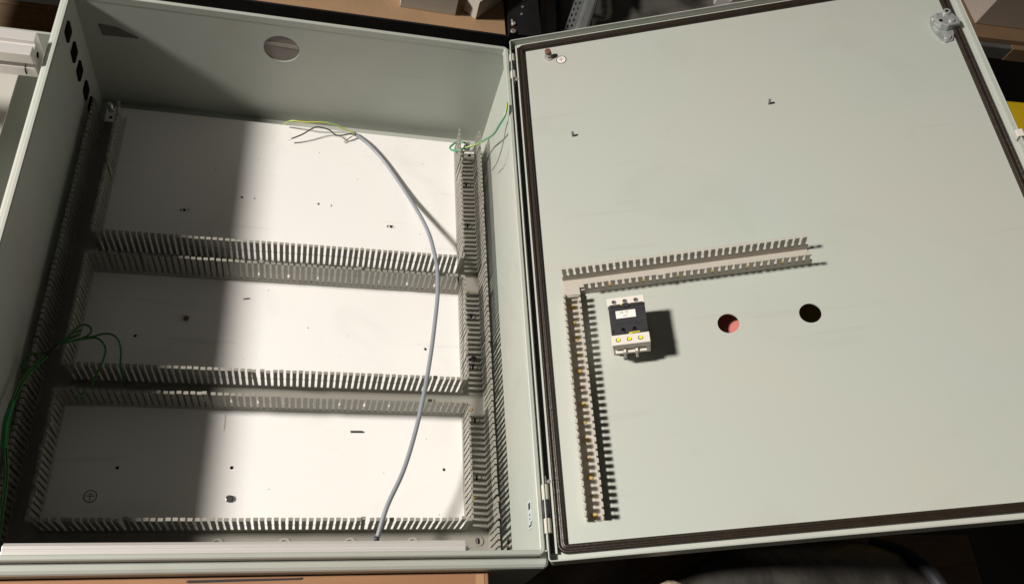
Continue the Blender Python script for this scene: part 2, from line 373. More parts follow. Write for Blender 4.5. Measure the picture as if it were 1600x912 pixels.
for x, y in slots:
    k = MB(); k.prism(slot(x+0.0007, y, 0.0102, 0.0032), PZ-0.0024, PZ-0.0006); f_ = k.done('slot_tab', PLATE, MPL)
    cylo('screw', (x, y, PZ-0.0005), 0.0020, 0.0006, HOLE, MPL, n=12)
cylo('screw', (0.2552, 0.1077, PZ), 0.0046, 0.0022, mat('dull_dark_steel', (0.20, 0.19, 0.185), 0.25, 0.6), MPL, n=18, bevel=0.0009)
k = MB(); k.prism(circ(0.2572, 0.1075, 0.0046, 18, 1.25), PZ+0.0001, PZ+0.0008); k.done('washer', GREYM, MPL)
sc = cylo('screw', (0.1733, 0.3569, PZ), 0.0036, 0.0040, mat('tarnished_brass', (0.16, 0.12, 0.06), 0.4, 0.4), MPL, n=14, bevel=0.0008)
earth_sticker(0.0939, 0.1100, PZ+0.0001, 0.0078, MPL, T((0,0,0)), base=PLATE, ink=INKB)
# corner brackets with studs at the top of the plate
for x, y in ((0.5770, 0.6735), (0.0300, 0.676)):
    k = MB(); k.box((x-0.0085, y-0.010, PZ+0.0242), (x+0.0085, y+0.008, PZ+0.0258)); k.box((x-0.0085, y+0.0065, PZ+0.0002), (x+0.0085, y+0.008, PZ+0.0241))
    br = k.done('corner_bracket', PLATE, MPL, bevel=0.0005)
    cylo('bracket_hole', (x, y-0.003, PZ+0.0259), 0.0024, 0.0003, HOLE, br, n=14)
    cylo('stud', (x-0.003, y+0.0165, PZ+0.0002), 0.0032, 0.034, CHROME, br, n=14)
    cylo('nut', (x-0.003, y+0.0165, PZ+0.020), 0.0060, 0.006, ZINC, br, n=6)

# ------------------------------------------------------------------ wiring ducts
def duct(label, L, w, h, h0, M, m, pitch=0.0081, fw=0.0050, t=0.0014, skip=((), ()), group='slotted wiring ducts', phase=0.0, lip=0.0026):
    # local frame: length along X, width along Y (wall 0 at y=0, wall 1 at y=w), height along Z
    d = empty('wiring_duct', label, 'wiring duct', M, group)
    k = MB(); k.box((0,0,0), (L,w,0.0014))
    for wi in (0, 1):
        ya, yb = (0, t) if wi == 0 else (w-t, w)
        segs = [(0, L)]
        for a, b in skip[wi]:
            ns = []
            for s0, s1 in segs:
                if b <= s0 or a >= s1: ns.append((s0, s1)); continue
                if a > s0: ns.append((s0, a))
                if b < s1: ns.append((b, s1))
            segs = ns
        for s0, s1 in segs: k.box((s0, ya, 0.0015), (s1, yb, h0))
    ch = k.done('channel', m, d)
    for wi in (0, 1):
        ya, yb = (0, t) if wi == 0 else (w-t, w)
        f = MB(); hw = fw/2; hm = h0+(h-h0)*0.52
        f.box((-hw, ya, h0+0.0001), (hw, yb, h-0.0019))
        f.box((-hw-0.0006, ya+0.0002, hm), (hw+0.0006, yb-0.0002, hm+0.0016))
        if wi == 0: f.box((-hw-0.0003, -lip, h-0.0018), (hw+0.0003, yb, h))
        else: f.box((-hw-0.0003, ya, h-0.0018), (hw+0.0003, w+lip, h))
        me = None; n = int((L-phase)/pitch)
        for i in range(n):
            x = phase + pitch*(i+0.5)
            if any(a-fw/2 < x < b+fw/2 for a, b in skip[wi]): continue
            if me is None:
                o = f.done('finger', m, d, T((x,0,0))); me = o.data
            else:
                o = link('finger', me, None, d); big = 6.0 if rnd.random() < 0.06 else 1.0
                o.matrix_local = T((x, 0, 0)) @ Matrix.Rotation(rnd.uniform(-0.008, 0.008)*big, 4, 'Y') @ Matrix.Rotation(rnd.uniform(-0.007, 0.007)*big, 4, 'X')
    return d
DH = 0.058
D1 = duct('upper grey slotted duct across the white plate, below two pairs of small holes', 0.512, 0.0318, DH, 0.009, T((0.0462, 0.4218, PZ)), PVC)
D2 = duct('middle grey slotted duct across the white plate, with green wires over its left end', 0.5105, 0.0328, DH, 0.009, T((0.0450, 0.2260, PZ)), PVC)
D3 = duct('lowest grey slotted duct on the plate, half hidden by the bottom cabinet edge', 0.5105, 0.0315, DH, 0.009, T((0.0450, 0.0360, PZ)), PVC)
gaps = [(0.4230, 0.4530), (0.2275, 0.2575), (0.0375, 0.0665)]
VY0 = 0.026
# local X -> +y, local Y -> -x  (wall 0 at the high-x side)
RV = duct('brightly lit vertical grey duct beside the right cabinet wall', 0.674, 0.0330, DH, 0.009, T((0.5885, VY0, PZ)) @ RZ(90), PVC, lip=0.0012, fw=0.0055, skip=((), [(a-VY0, b-VY0) for a, b in gaps]))
LV = duct('vertical grey duct in deep shade along the left cabinet wall', 0.664, 0.0330, DH, 0.009, T((0.0455, VY0, PZ)) @ RZ(90), PVC, skip=([(a-VY0, b-VY0) for a, b in gaps], ()))
DPL = DOORM
f0 = F(0.0450, 0.3225); f1 = F(0.3480, 0.3478)
DHo = duct('pale grey slotted duct across the open door, above the contactor', 0.303, 0.0232, 0.0305, 0.011, DOORM @ T((0.0455, 0.3232, FN)), PVC2, pitch=0.00835, fw=0.0050, skip=([(0, 0.022)], ()), phase=0.0)
DVo = duct('pale grey slotted duct running down the open door, left of the contactor', 0.279, 0.0195, 0.0235, 0.0120, DOORM @ T((0.0655, 0.0415, FN)) @ RZ(90), PVC2, pitch=0.0081, fw=0.0046, lip=0.0012)
# raised knock-out rings, painted light dots and rivets on the duct floors
def bosses(d, pts, r, m, inv):
    for x, y in pts:
        p = inv @ Vector((x, y, 0))
        k = MB(); k.ring((p.x, p.y, 0.0016), r*0.74, r, 0.0012, 24); b = k.done('mounting_ring', m, d)
        k = MB(); k.prism(slot(p.x, p.y, r*1.1, r*0.42) if abs(d.matrix_world[0][0]) < 0.5 else slot(p.x, p.y, r*0.42, r*1.1), 0.0015, 0.0018); k.done('ring_slot', HOLE, b)
bosses(D3, [(0.2470,0.0505),(0.3267,0.0505),(0.4070,0.0505),(0.4868,0.0505)], 0.0078, PVC2, D3.matrix_world.inverted())
bosses(RV, [(0.5745,0.6278),(0.5745,0.5471),(0.5745,0.3847),(0.5745,0.3017),(0.5745,0.2192),(0.5740,0.1374),(0.5735,0.0530)], 0.0062, PVC, RV.matrix_world.inverted())
def rivets_or_light_dots(d, pts, m, r=0.003, z=0.0015, hh=0.0009):
    me = None
    for x, y, s in pts:
        k = MB(); k.cyl((0,0,0), r*s, hh, 14); k.done('rivet_or_light_dot', m, d, T((x, y, z)))
rivets_or_light_dots(DVo, [(0.264-0.0215*i, 0.0108, 1.25 if i % 2 == 0 else 0.7) for i in range(13)], BRASS, r=0.0027)
rivets_or_light_dots(DHo, [(0.0155+0.0422*i, 0.0075, 1.0) for i in range(7)], BRASS, r=0.0026)
rivets_or_light_dots(D1, [(0.13+0.043*i, 0.012, 1.0) for i in range(9)], PAPER, r=0.0024)  # white discs paint the light falling through the slots
rivets_or_light_dots(D2, [(0.13+0.035*i, 0.012, 1.0) for i in range(11)], PAPER, r=0.0024)  # painted light dots on the middle duct floor as well
rivets_or_light_dots(RV, [(0.655, 0.017, 1), (0.50, 0.02, 1), (0.40, 0.02, 1), (0.085, 0.02, 1.2), (0.21, 0.02, 1)], BRASS, r=0.0026)
k = MB(); k.cyl((0.2875, 0.0135, 0.0015), 0.004, 0.006, 12); k.done('screw', BLK, RV)
# squared end block where the two door ducts meet
k = MB(); k.box((0.0022,-0.0062,0.0015),(0.0205,-0.0046,0.0085)); k.box((0.0022,-0.0045,0.0085),(0.0205,0.0090,0.0100)); k.box((0.0190,-0.0045,0.0015),(0.0205,0.0090,0.0084))
k.done('end_block', PVC2, DHo, bevel=0.0003)

# ------------------------------------------------------------------ contactor on the door
ct = empty('contactor', 'black and cream three pole contactor standing on the open door', 'contactor', DOORM @ T((0.0978, 0.2265, FN)))
w_, h_ = 0.0438, 0.0612
N1 = 0.0475
boxo('base', (0.0030, 0.016, 0.0), (w_-0.0030, h_-0.002, 0.008), BLK, ct, bevel=0.0008)
boxo('lower_housing', (0.0008, 0.0065, 0.0081), (w_-0.0008, h_-0.003, 0.016), WPL, ct, bevel=0.0008)
boxo('housing', (0.0002, 0.0012, 0.0161), (w_-0.0002, h_, 0.0378), WPL, ct, bevel=0.0007)
k = MB(); k.box((0.0, h_-0.0108, 0.0379), (w_, h_, N1)); tb = k.done('terminal_block', WPL, ct, bevel=0.0006)
k = MB(); k.box((0.0, 0.0, 0.0379), (w_, 0.0128, N1)); tb2 = k.done('terminal_block', WPL, ct, bevel=0.0006)
k = MB(); k.box((0.0006, 0.0130, 0.0379), (w_-0.0006, h_-0.0110, N1+0.0008)); k.box((0.0022, h_-0.0135, N1+0.0008), (0.0160, h_-0.0100, N1+0.0022)); k.box((0.0260, h_-0.0135, N1+0.0008), (w_-0.0022, h_-0.0100, N1+0.0022))
blk = k.done('front_cover', BLK, ct, bevel=0.0006)
boxo('indicator_tab', (0.0172, h_-0.0148, N1+0.0009), (0.0250, h_-0.0098, N1+0.0030), BLK, ct, bevel=0.0004)
boxo('yellow_mark', (0.0154, h_-0.0122, N1+0.0023), (0.0164, h_-0.0098, N1+0.0028), YEL, ct)
k = MB(); k.box((0.0208, 0.0124, N1+0.0009), (0.0250, 0.0140, N1+0.0013)); k.box((0.0250, 0.0132, N1+0.0009), (0.0335, 0.0142, N1+0.0013)); k.done('yellow_mark', YEL, ct)
for i in range(2):
    cylo('button_recess', (0.0148+0.0130*i, 0.0185, N1+0.0009), 0.0022, 0.0002, HOLE, ct, n=18)
    boxo('clip_slot', (0.0160+0.0090*i, 0.0131, N1+0.0009), (0.0168+0.0090*i, 0.0165, N1+0.0011), HOLE, ct)
lab = boxo('label', (0.0085, 0.0330, N1+0.0009), (0.0315, 0.0428, N1+0.0012), PAPER, ct)
text('lettering', '18 10', 0.0046, INK, lab, T((0.0180, 0.0402, N1+0.0013)))
text('lettering', '16A', 0.0034, INK, lab, T((0.0190, 0.0358, N1+0.0013)))
for i in range(3):
    x = 0.0078+0.0128*i
    s_ = cylo('terminal_screw', (x, h_-0.0060, N1+0.0002), 0.0021, 0.0006, BLUE, tb, n=18)
    k = MB(); k.ring((x, h_-0.0060, N1+0.0001), 0.0019, 0.0026, 0.0010, 20); k.done('screw_collar', INK, tb)
    boxo('screw_slot', (x-0.0016, h_-0.0064, N1+0.0009), (x+0.0016, h_-0.0057, N1+0.0011), HOLE, tb)
    cylo('terminal_plug', (x, 0.0062, N1+0.0001), 0.0022, 0.0010, YEL, tb2, n=18, bevel=0.0003)
    cylo('plug_well', (x-0.0006, 0.0062, N1+0.00005), 0.0026, 0.0003, HOLE, tb2, n=18)
k = MB()
for x in (0.0009, w_-0.0031): k.box((x, 0.0150, N1+0.0009), (x+0.0022, 0.0190, N1+0.0022))
for y in (0.0245, 0.0270): k.box((0.0060, y, N1+0.0009), (w_-0.0060, y+0.0006, N1+0.0013))
k.box((0.0015, h_-0.0200, N1+0.0009), (0.0060, h_-0.0150, N1+0.0016)); k.box((w_-0.0060, h_-0.0200, N1+0.0009), (w_-0.0015, h_-0.0150, N1+0.0016))
k.done('moulded_rib', BLK, ct, bevel=0.0002)['kind'] = 'stuff'
boxo('cover_seam', (0.0006, 0.0128, 0.0480), (w_-0.0006, 0.01295, N1+0.0001), HOLE, ct)
boxo('cover_seam', (0.0006, h_-0.01095, 0.0480), (w_-0.0006, h_-0.0108, N1+0.0001), HOLE, ct)
for i in range(3):          # wire entries and their ledges on the lower side
    x = 0.0028+0.0137*i
    boxo('terminal_ledge', (x, -0.0030, 0.0265), (x+0.0090, 0.0010, 0.0310), WPL, ct, bevel=0.0004)
    boxo('wire_entry', (x+0.0006, -0.0006, 0.0195), (x+0.0084, 0.0011, 0.0263), HOLE, ct)
for i in range(2):
    x = 0.0128+0.0137*i
    boxo('divider', (x-0.0006, -0.0042, 0.0165), (x+0.0022, 0.0011, 0.0345), WPL, ct, bevel=0.0004)

# ------------------------------------------------------------------ aluminium profiles
def profile(name, label, L, w, h, M, g=0.006, slots_y=(0.5,), slots_z=(0.5,), far=0.0005):
    # extruded bar along X with slots on the top and front faces
    r = empty(name, label, 'aluminium profile', M)
    pts = [(0,0),(w,0),(w,h-far),(w-far,h)]
    def top(ys):
        out = []
        for f in sorted(ys, reverse=True):
            c = w*f; out += [(c+g/2,h),(c+g/2,h-g*0.8),(c-g/2,h-g*0.8),(c-g/2,h)]
        return out
    pts += top(slots_y) + [(0,h)]
    for f in sorted(slots_z, reverse=True):
        c = h*f; pts += [(0,c+g/2),(g*0.8,c+g/2),(g*0.8,c-g/2),(0,c-g/2)]
    k = MB(); a = [k.bm.verts.new((0,y,z)) for y,z in pts]; b = [k.bm.verts.new((L,y,z)) for y,z in pts]
    n = len(pts)
    for i in range(n): k.bm.faces.new((a[i], a[(i+1)%n], b[(i+1)%n], b[i]))
    k.bm.faces.new(a[::-1]); k.bm.faces.new(b)
    bar = k.done('bar', ALU, r, bevel=0.0006)
    cylo('end_bore', (L-0.0002, w*0.5, h*0.5), min(w,h)*0.11, 0.0004, HOLE, r, n=14, axis='X')
    return r
rail = profile('aluminium_profile', 'long slim aluminium rail fixed along the inside of the bottom cabinet edge', 0.4505, 0.0134, 0.012, T((0.0690, 0.0004, -0.0225)), g=0.0013, slots_y=(0.45,), slots_z=(), far=0.0034)
prof = profile('aluminium_profile', 'short slotted aluminium profile resting on the neighbouring cabinet at the left', 0.60, 0.040, 0.040, T((-0.6235, 0.6120, -0.034)), g=0.008, slots_y=(0.5,), slots_z=(0.5,))

# ------------------------------------------------------------------ neighbouring cabinet on the left
nb = empty('electrical_enclosure', 'second grey green cabinet with a white plate, cut off at the left edge', 'enclosure')
NX = -0.0215
boxo('side_wall', (NX-0.0015, 0.10, -0.21), (NX, 0.770, -0.128), PAINT, nb)
boxo('inner_wall', (NX-0.0135, 0.10, -0.21), (NX-0.012, 0.770, -0.128), PAINT, nb)
boxo('rim', (NX-0.0135, 0.10, -0.1279), (NX, 0.768, -0.1200), PAINT, nb, bevel=0.001)
boxo('end_wall', (-0.60, 0.8000, -0.21), (NX, 0.8040, -0.1520), PAINT, nb)
boxo('back_panel', (-0.60, 0.10, -0.2121), (NX, 0.822, -0.2101), PAINT, nb)
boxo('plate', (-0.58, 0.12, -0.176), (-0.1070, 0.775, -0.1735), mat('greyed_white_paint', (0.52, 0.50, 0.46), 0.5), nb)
k = MB(); k.prism(slot(0.6160, -0.0235, 0.016, 0.0135), 0, 0.0003)
k.done('wall_hole', HOLE, nb, Matrix(((0,0,-1,NX-0.01355),(1,0,0,0),(0,1,0,0),(0,0,0,1))))
tag(boxo('wooden_block', (-0.44, 0.600, -0.1733), (-0.29, 0.665, -0.0342), MDF, None, None, 0.001), 'brown wooden block holding up the short aluminium profile at the left', 'block')

# ------------------------------------------------------------------ bench under both cabinets
be = empty('workbench', 'brown wooden workbench under the two cabinets, showing at the upper left corner', 'workbench')
for i in range(8):
    boxo('plank', (-0.9, -0.02+0.135*i, -0.2600), (0.585, 0.113+0.135*i, -0.2240-0.0005*(i % 2)), BENCH, be, bevel=0.002)
for x, y in ((-0.85,0.02),(0.53,0.02),(-0.85,0.75),(0.53,0.75)): boxo('leg', (x, y, -0.949), (x+0.05, y+0.05, -0.2602), BENCH, be)

# ------------------------------------------------------------------ cables and wires
def wire(name, label, cat, paths, r, m, mis=None, twist=0.0):
    if len(paths) == 1:
        k = MB(); k.tube(spline(paths[0]), r, 8, mis, twist); return tag(k.done(name, m), label, cat)
    e = empty(name, label, cat)
    for p in paths: k = MB(); k.tube(spline(p), r, 8, mis, twist); k.done('strand', m, e)
    return e
cb = empty('cable', 'long grey sheathed cable hanging in a curve over the ducts and white plate', 'cable')
k = MB(); k.tube(spline([(0.3884,0.7086,-0.196),(0.4128,0.6896,-0.197),(0.4394,0.6589,-0.1985),(0.4655,0.6156,-0.197),(0.4805,0.5856,-0.193),(0.4959,0.5442,-0.18),(0.5061,0.5024,-0.163),(0.511,0.4611,-0.147),(0.5141,0.4271,-0.139),(0.5142,0.3941,-0.137),(0.512,0.3629,-0.137),(0.5021,0.2833,-0.137),(0.4867,0.1993,-0.135),(0.4678,0.1305,-0.135),(0.4469,0.0822,-0.136),(0.4363,0.046,-0.14)], 8), 0.0030, 12)
k.done('sheath', CABLE, cb)
cylo('cut_end', (0.4354, 0.0412, -0.1406), 0.0031, 0.0050, BLK, cb, n=12, axis='Y')
k = MB(); k.tube(spline([(0.3902,0.7031,-0.193),(0.3838,0.7051,-0.19),(0.3701,0.7071,-0.185),(0.3546,0.7087,-0.18),(0.3403,0.709,-0.178),(0.3096,0.7047,-0.178),(0.2907,0.7064,-0.18),(0.2775,0.7105,-0.195)]), 0.0013, 8, [0,0,0,1,0,0,0,1], 0.15)
k.done('core', [YG, GRN2], cb)
k = MB(); k.tube(spline([(0.3902,0.7031,-0.193),(0.382,0.7018,-0.192),(0.3709,0.6954,-0.189),(0.3598,0.6939,-0.188),(0.3493,0.6994,-0.184),(0.332,0.7013,-0.182),(0.3218,0.6976,-0.184),(0.3107,0.6899,-0.188),(0.3031,0.6858,-0.190),(0.294,0.6815,-0.192)]), 0.0011, 8)
dk = k.done('core', DWIRE, cb)
k = MB(); k.tube([(0.294,0.6815,-0.192),(0.2905,0.6805,-0.1935),(0.2875,0.6795,-0.195)], 0.0013, 8); k.done('ferrule', CHROME, dk)
k = MB(); k.tube(spline([(0.390,0.7025,-0.194),(0.382,0.698,-0.198),(0.374,0.690,-0.2005)]), 0.0008, 6); k.done('core', mat('pale_grey_wire', (0.40,0.38,0.37), 0.5), cb)

gw = [[(0.0257,0.030,-0.13),(0.0257,0.0699,-0.12),(0.0249,0.1096,-0.11),(0.0192,0.1427,-0.1),(0.013,0.1839,-0.11),(0.0137,0.2196,-0.12),(0.019,0.2382,-0.125),(0.0321,0.2597,-0.125),(0.0426,0.2714,-0.125),(0.0541,0.2799,-0.12),(0.0685,0.2853,-0.115)],
 [(0.0426,0.2714,-0.122),(0.0514,0.2755,-0.12),(0.0814,0.2784,-0.11),(0.0923,0.2773,-0.11),(0.1003,0.2671,-0.115),(0.0971,0.2544,-0.125),(0.0913,0.244,-0.135),(0.0822,0.2304,-0.15),(0.0693,0.214,-0.15)],
 [(0.0430,0.2724,-0.121),(0.0514,0.2755,-0.12),(0.0812,0.2793,-0.11),(0.0994,0.2831,-0.105),(0.1112,0.2809,-0.11),(0.1164,0.2702,-0.12),(0.117,0.2511,-0.135),(0.1184,0.2408,-0.17)],
 [(0.0428,0.2730,-0.121),(0.0509,0.278,-0.12),(0.0634,0.2937,-0.115),(0.0725,0.2961,-0.11),(0.0804,0.2922,-0.11),(0.0791,0.2859,-0.115),(0.0683,0.2807,-0.12)],
 [(0.05,0.2754,-0.12),(0.0591,0.2856,-0.115),(0.0705,0.2892,-0.112)],
 [(0.0426,0.2714,-0.125),(0.0300,0.2640,-0.125),(0.0120,0.2600,-0.128),(0.0060,0.2530,-0.138),(0.0055,0.2451,-0.148),(0.0080,0.2423,-0.14),(0.0165,0.2444,-0.13)],
 [(0.0285,0.033,-0.132),(0.0280,0.0699,-0.122),(0.0268,0.1096,-0.112),(0.0215,0.1427,-0.103),(0.0155,0.1839,-0.112),(0.0160,0.2196,-0.122),(0.0215,0.2382,-0.126),(0.0345,0.2590,-0.126)]]
bw = wire('wire_bundle', 'loose bundle of green wires curling out over the shaded left duct', 'wires', gw, 0.0013, GRN)
k = MB(); k.tube([(0.0330,0.2610,-0.125),(0.0390,0.2672,-0.124),(0.0450,0.2735,-0.1225)], 0.0034, 10); k.done('binding_tape', BLK, bw)
k = MB(); k.tube(spline([(0.0205,0.135,-0.1015),(0.0150,0.165,-0.1045),(0.0135,0.195,-0.113)]), 0.0032, 10); k.done('sleeve', mat('green_sleeve', (0.02,0.22,0.06), 0.4), bw)
wire('earth_wire', 'green and yellow earth wire looping from the duct top to the right wall', 'wire',
     [[(0.5745,0.6930,-0.176),(0.5615,0.7032,-0.182),(0.5475,0.6881,-0.178),(0.5443,0.6797,-0.174),(0.5465,0.6708,-0.168),(0.5539,0.6652,-0.16),(0.5657,0.6641,-0.15),(0.5774,0.6617,-0.138),(0.587,0.650,-0.110),(0.590,0.622,-0.060),(0.589,0.605,-0.018),(0.5935,0.6085,0.002),(0.5965,0.628,0.0045)]], 0.0016, [GRN2, YG], [0,0,0,1,0,0,0,1], 0.12)
wire('thin_wire', 'thin grey wire hanging down the right cabinet wall below the earth wire', 'wire',
     [[(0.598,0.602,-0.006),(0.5975,0.5959,-0.0196),(0.596,0.5822,-0.0308),(0.595,0.5748,-0.0623),(0.597,0.5919,-0.1084)]], 0.0007, mat('thin_grey_insulation', (0.2,0.2,0.2), 0.5))

# ------------------------------------------------------------------ scraps on the plate
M0 = T((0.4105, 0.1995, PZ+0.0012)) @ RZ(1)
tag(boxo('offcut', (-0.0082,-0.0012,-0.001), (0.0082,0.0012,0.001), BLK, None, M0, 0.0003), 'small black offcut strip lying on the brightly lit lower plate', 'offcut')
M0 = T((0.2495, 0.3933, PZ+0.001)) @ RZ(14)
tag(boxo('offcut', (-0.0042,-0.0005,-0.0008), (0.0042,0.0005,0.0008), DWIRE, None, M0, 0.0002), 'tiny dark sliver lying on the plate between upper and middle ducts', 'offcut')
M0 = T((0.2385, 0.2080, PZ+0.0004)) @ RZ(2)
tag(boxo('label_strip', (-0.0012,-0.0105,-0.0002), (0.0012,0.0105,0.0002), PAPER, None, M0), 'narrow white label strip on the shaded plate below the middle duct', 'label')
me = None
for i in range(26):
    x, y = rnd.uniform(0.07, 0.54), rnd.choice((rnd.uniform(0.47,0.70), rnd.uniform(0.28,0.41), rnd.uniform(0.08,0.215)))
    if i == 0:
        k = MB(); s = 0.0006; k.prism([(-s,-s*.6),(s,-s),(s*.6,s),(-s,s*.7)], 0, 0.0004); crumbs = MB(); k.bm.free()
    s = rnd.uniform(0.0004, 0.0010); a = rnd.uniform(0, 6.28)
    crumbs.prism([(x+s*math.cos(a+q)*rnd.uniform(.6,1.6), y+s*math.sin(a+q)) for q in (0,1.6,3.1,4.6)], PZ+0.0001, PZ+0.0005)
tag(crumbs.done('plastic_crumbs', mat('crumb_grey', (0.30,0.28,0.26), 0.7)), 'fine grey plastic crumbs scattered over the white plate', 'debris', kind='stuff')

# ------------------------------------------------------------------ cardboard carton in front
cbx = empty('cardboard_carton', 'brown cardboard carton with a dark pen line, against the lower cabinet edge', 'carton')
boxo('body', (-0.75, -0.40, -0.30), (0.5475, -0.0178, -0.030), CARD, cbx, bevel=0.0012)
boxo('tape', (0.5335, -0.39, -0.0299), (0.5425, -0.0190, -0.0296), TAPE, cbx)
k = MB(); P_ = [(0.2365,-0.0222),(0.2385,-0.0203),(0.29,-0.0199),(0.345,-0.0197),(0.3505,-0.0192),(0.3505,-0.0216),(0.345,-0.0218),(0.29,-0.0224),(0.24,-0.0231)]
k.prism(P_, -0.0299, -0.0297); k.done('pen_line', INKB, cbx)

# ------------------------------------------------------------------ shelving behind the top of the cabinet
sh = empty('shelving_unit', 'black steel shelving with a brown board shelf behind the cabinet top', 'shelving')
boxo('shelf_board', (-0.35, 0.8285, -0.066), (0.6200, 1.30, -0.058), MDF, sh, bevel=0.0006)
boxo('front_beam', (-0.35, 0.8245, -0.115), (0.6240, 0.8280, -0.055), BLKM, sh)
pk = MB(); pk.box((0.6245, 0.8200, -0.9), (0.6800, 0.8228, 0.10)); pk.box((0.6772, 0.8229, -0.9), (0.6800, 0.8700, 0.10))
post = boxo('post', (0.6245, 0.8300, -0.9), (0.6790, 1.25, -0.052), BLKM, sh)
for i in range(7):
    x, y = (0.6310+0.0015*i, 0.8335+0.0175*i)
    if i < 2: cylo('rivet_or_light_dot', (x, y, -0.0519), 0.0048-0.0012*i, 0.003, mat('worn_rivet', (0.45,0.36,0.31), 0.4, 0.6) if i == 0 else CHROME, sh, n=14, bevel=0.001)
    else: cylo('rivet_or_light_dot', (0.642+0.003*i, y+0.008, -0.0519), 0.0022, 0.0012, GREYM, sh, n=10)
for y0, y1 in ((0.847, 0.861),): boxo('worn_edge', (0.6290, y0, -0.0519), (0.6315, y1, -0.0510), mat('bare_worn_metal', (0.40,0.31,0.25), 0.5), sh)
def carton(label, w, d, h, M, marks=False):
    c = empty('carton', label, 'carton', M, 'white cartons on the brown shelf')
    boxo('body', (0,0,0), (w,d,h-0.0016), WBOX, c, bevel=0.0008)
    boxo('lid_flap', (0.0003,0.0003,h-0.0014), (w-0.0003,d-0.0003,h), WBOX, c, bevel=0.0004)
    if marks:
        for i in range(3):
            boxo('printed_mark', (0.004+0.0045*i, -0.0003, 0.006+0.002*i), (0.0058+0.0045*i, -0.0001, 0.014+0.001*i), INK, c)
    return c
carton('flat white carton on the brown shelf, left of the other white carton', 0.0900, 0.060, 0.036, T((0.4470, 0.8605, -0.0578)) @ RZ(-1.5))
carton('white carton standing cornerwise on the shelf beside the black post', 0.0260, 0.080, 0.036, T((0.5510, 0.8730, -0.0578)) @ RZ(-42), True)

# perforated steel strip and black sheeting beyond the door top
pf = empty('perforated_strip', 'grey perforated steel strip leaning behind the black shelf post', 'steel strip', T((0.7020, 0.800, -0.100)) @ RZ(-19))
MM = [slot(0.004, 0.012+0.016*i, 0.003, 0.009, 3) for i in range(24)] + [slot(0.0105, 0.018+0.016*i, 0.003, 0.009, 3) for i in range(24)]
holed('web', rect(0, 0, 0.016, 0.42), MM, 0.0015, GREYM, pf)
boxo('side_flange', (0.0162, 0, 0.0), (0.040, 0.42, 0.018), GREYM, pf, bevel=0.006)
tag(boxo('wooden_batten', (0, 0, 0), (0.014, 0.28, 0.03), mat('dull_batten_wood', (0.10,0.07,0.045), 0.7, var=0.2, aniso=(8,1,8)), None, T((0.690, 0.83, -0.13)) @ RZ(-4), 0.001), 'narrow brown batten between the black post and the perforated strip', 'batten')
k = MB(); nx, ny = 60, 30; vv = []
from mathutils import noise
for j in range(ny+1):
    for i in range(nx+1):
        x, y = 0.74+0.80*i/nx, 0.80+0.45*j/ny
        z = -0.13 + 0.055*noise.noise(Vector((x*6, y*7, 0.3))) + 0.020*noise.noise(Vector((x*19, y*17, 2.3))) + 0.006*noise.noise(Vector((x*55, y*50, 1.0)))
        vv.append(k.bm.verts.new((x, y, z)))
for j in range(ny):
    for i in range(nx):
        a = j*(nx+1)+i; k.bm.faces.new((vv[a], vv[a+1], vv[a+nx+2], vv[a+nx+1]))
so = k.done('plastic_sheet', TARP, smooth=True); so.modifiers.new('solid', 'SOLIDIFY').thickness = 0.002
tag(so, 'crumpled dark plastic sheeting beyond the upper edge of the open door', 'plastic sheet')
tag(boxo('metal_bracket', (0,0,0), (0.030, 0.05, 0.02), ALU, None, T((1.030, 1.00, -0.075)) @ RZ(-12), 0.002), 'small pale metal piece lying on the dark sheeting at the top edge', 'metal piece')

# ------------------------------------------------------------------ right: second shelf with a carton, yellow case below
rs = empty('shelving_unit', 'grey steel shelf with a wooden board at the upper right corner', 'shelving', T((1.9100, 1.300, -0.30)) @ RZ(3))
boxo('front_beam', (-0.35, -0.005, -0.052), (0.130, 0.010, -0.012), GREYM, rs, bevel=0.003)
boxo('shelf_board', (-0.35, 0.011, -0.030), (0.60, 0.55, 0.0), MDF, rs, bevel=0.001)
boxo('beam_block', (0.1305, -0.006, -0.052), (0.30, 0.010, -0.012), mat('raw_wood', (0.34,0.22,0.12), 0.7, var=0.15, aniso=(1,9,9)), rs, bevel=0.001)
boxo('back_upright', (0.45, 0.40, -0.64), (0.50, 0.44, 0.3), GREYM, rs)
rc = empty('cardboard_box', 'large dusty cardboard box standing on the shelf at the upper right', 'cardboard box', T((1.9350, 1.358, -0.2995)) @ RZ(3))
boxo('body', (0, 0, 0), (0.40, 0.35, 0.22), CARDG, rc, bevel=0.002)
rc.rotation_euler = (0, 0, math.radians(3))
k = MB(); a = [k.bm.verts.new(p) for p in ((-0.002,0.0,0.218),(-0.002,0.33,0.218),(-0.085,0.33,0.12),(-0.085,0.0,0.12))]; k.bm.faces.new(a)
fo = k.done('side_flap', CARDG, rc); fo.modifiers.new('solid', 'SOLIDIFY').thickness = 0.003
yc = empty('yellow_case', 'yellow storage case standing under the shelf at the right edge', 'case', T((1.905, 0.80, -0.56)) @ RZ(3))
boxo('body', (0, 0, 0), (0.35, 0.30, 0.16), YBOX, yc, bevel=0.008)
boxo('lid', (-0.002, -0.002, 0.162), (0.352, 0.302, 0.26), YBOX, yc, bevel=0.008)

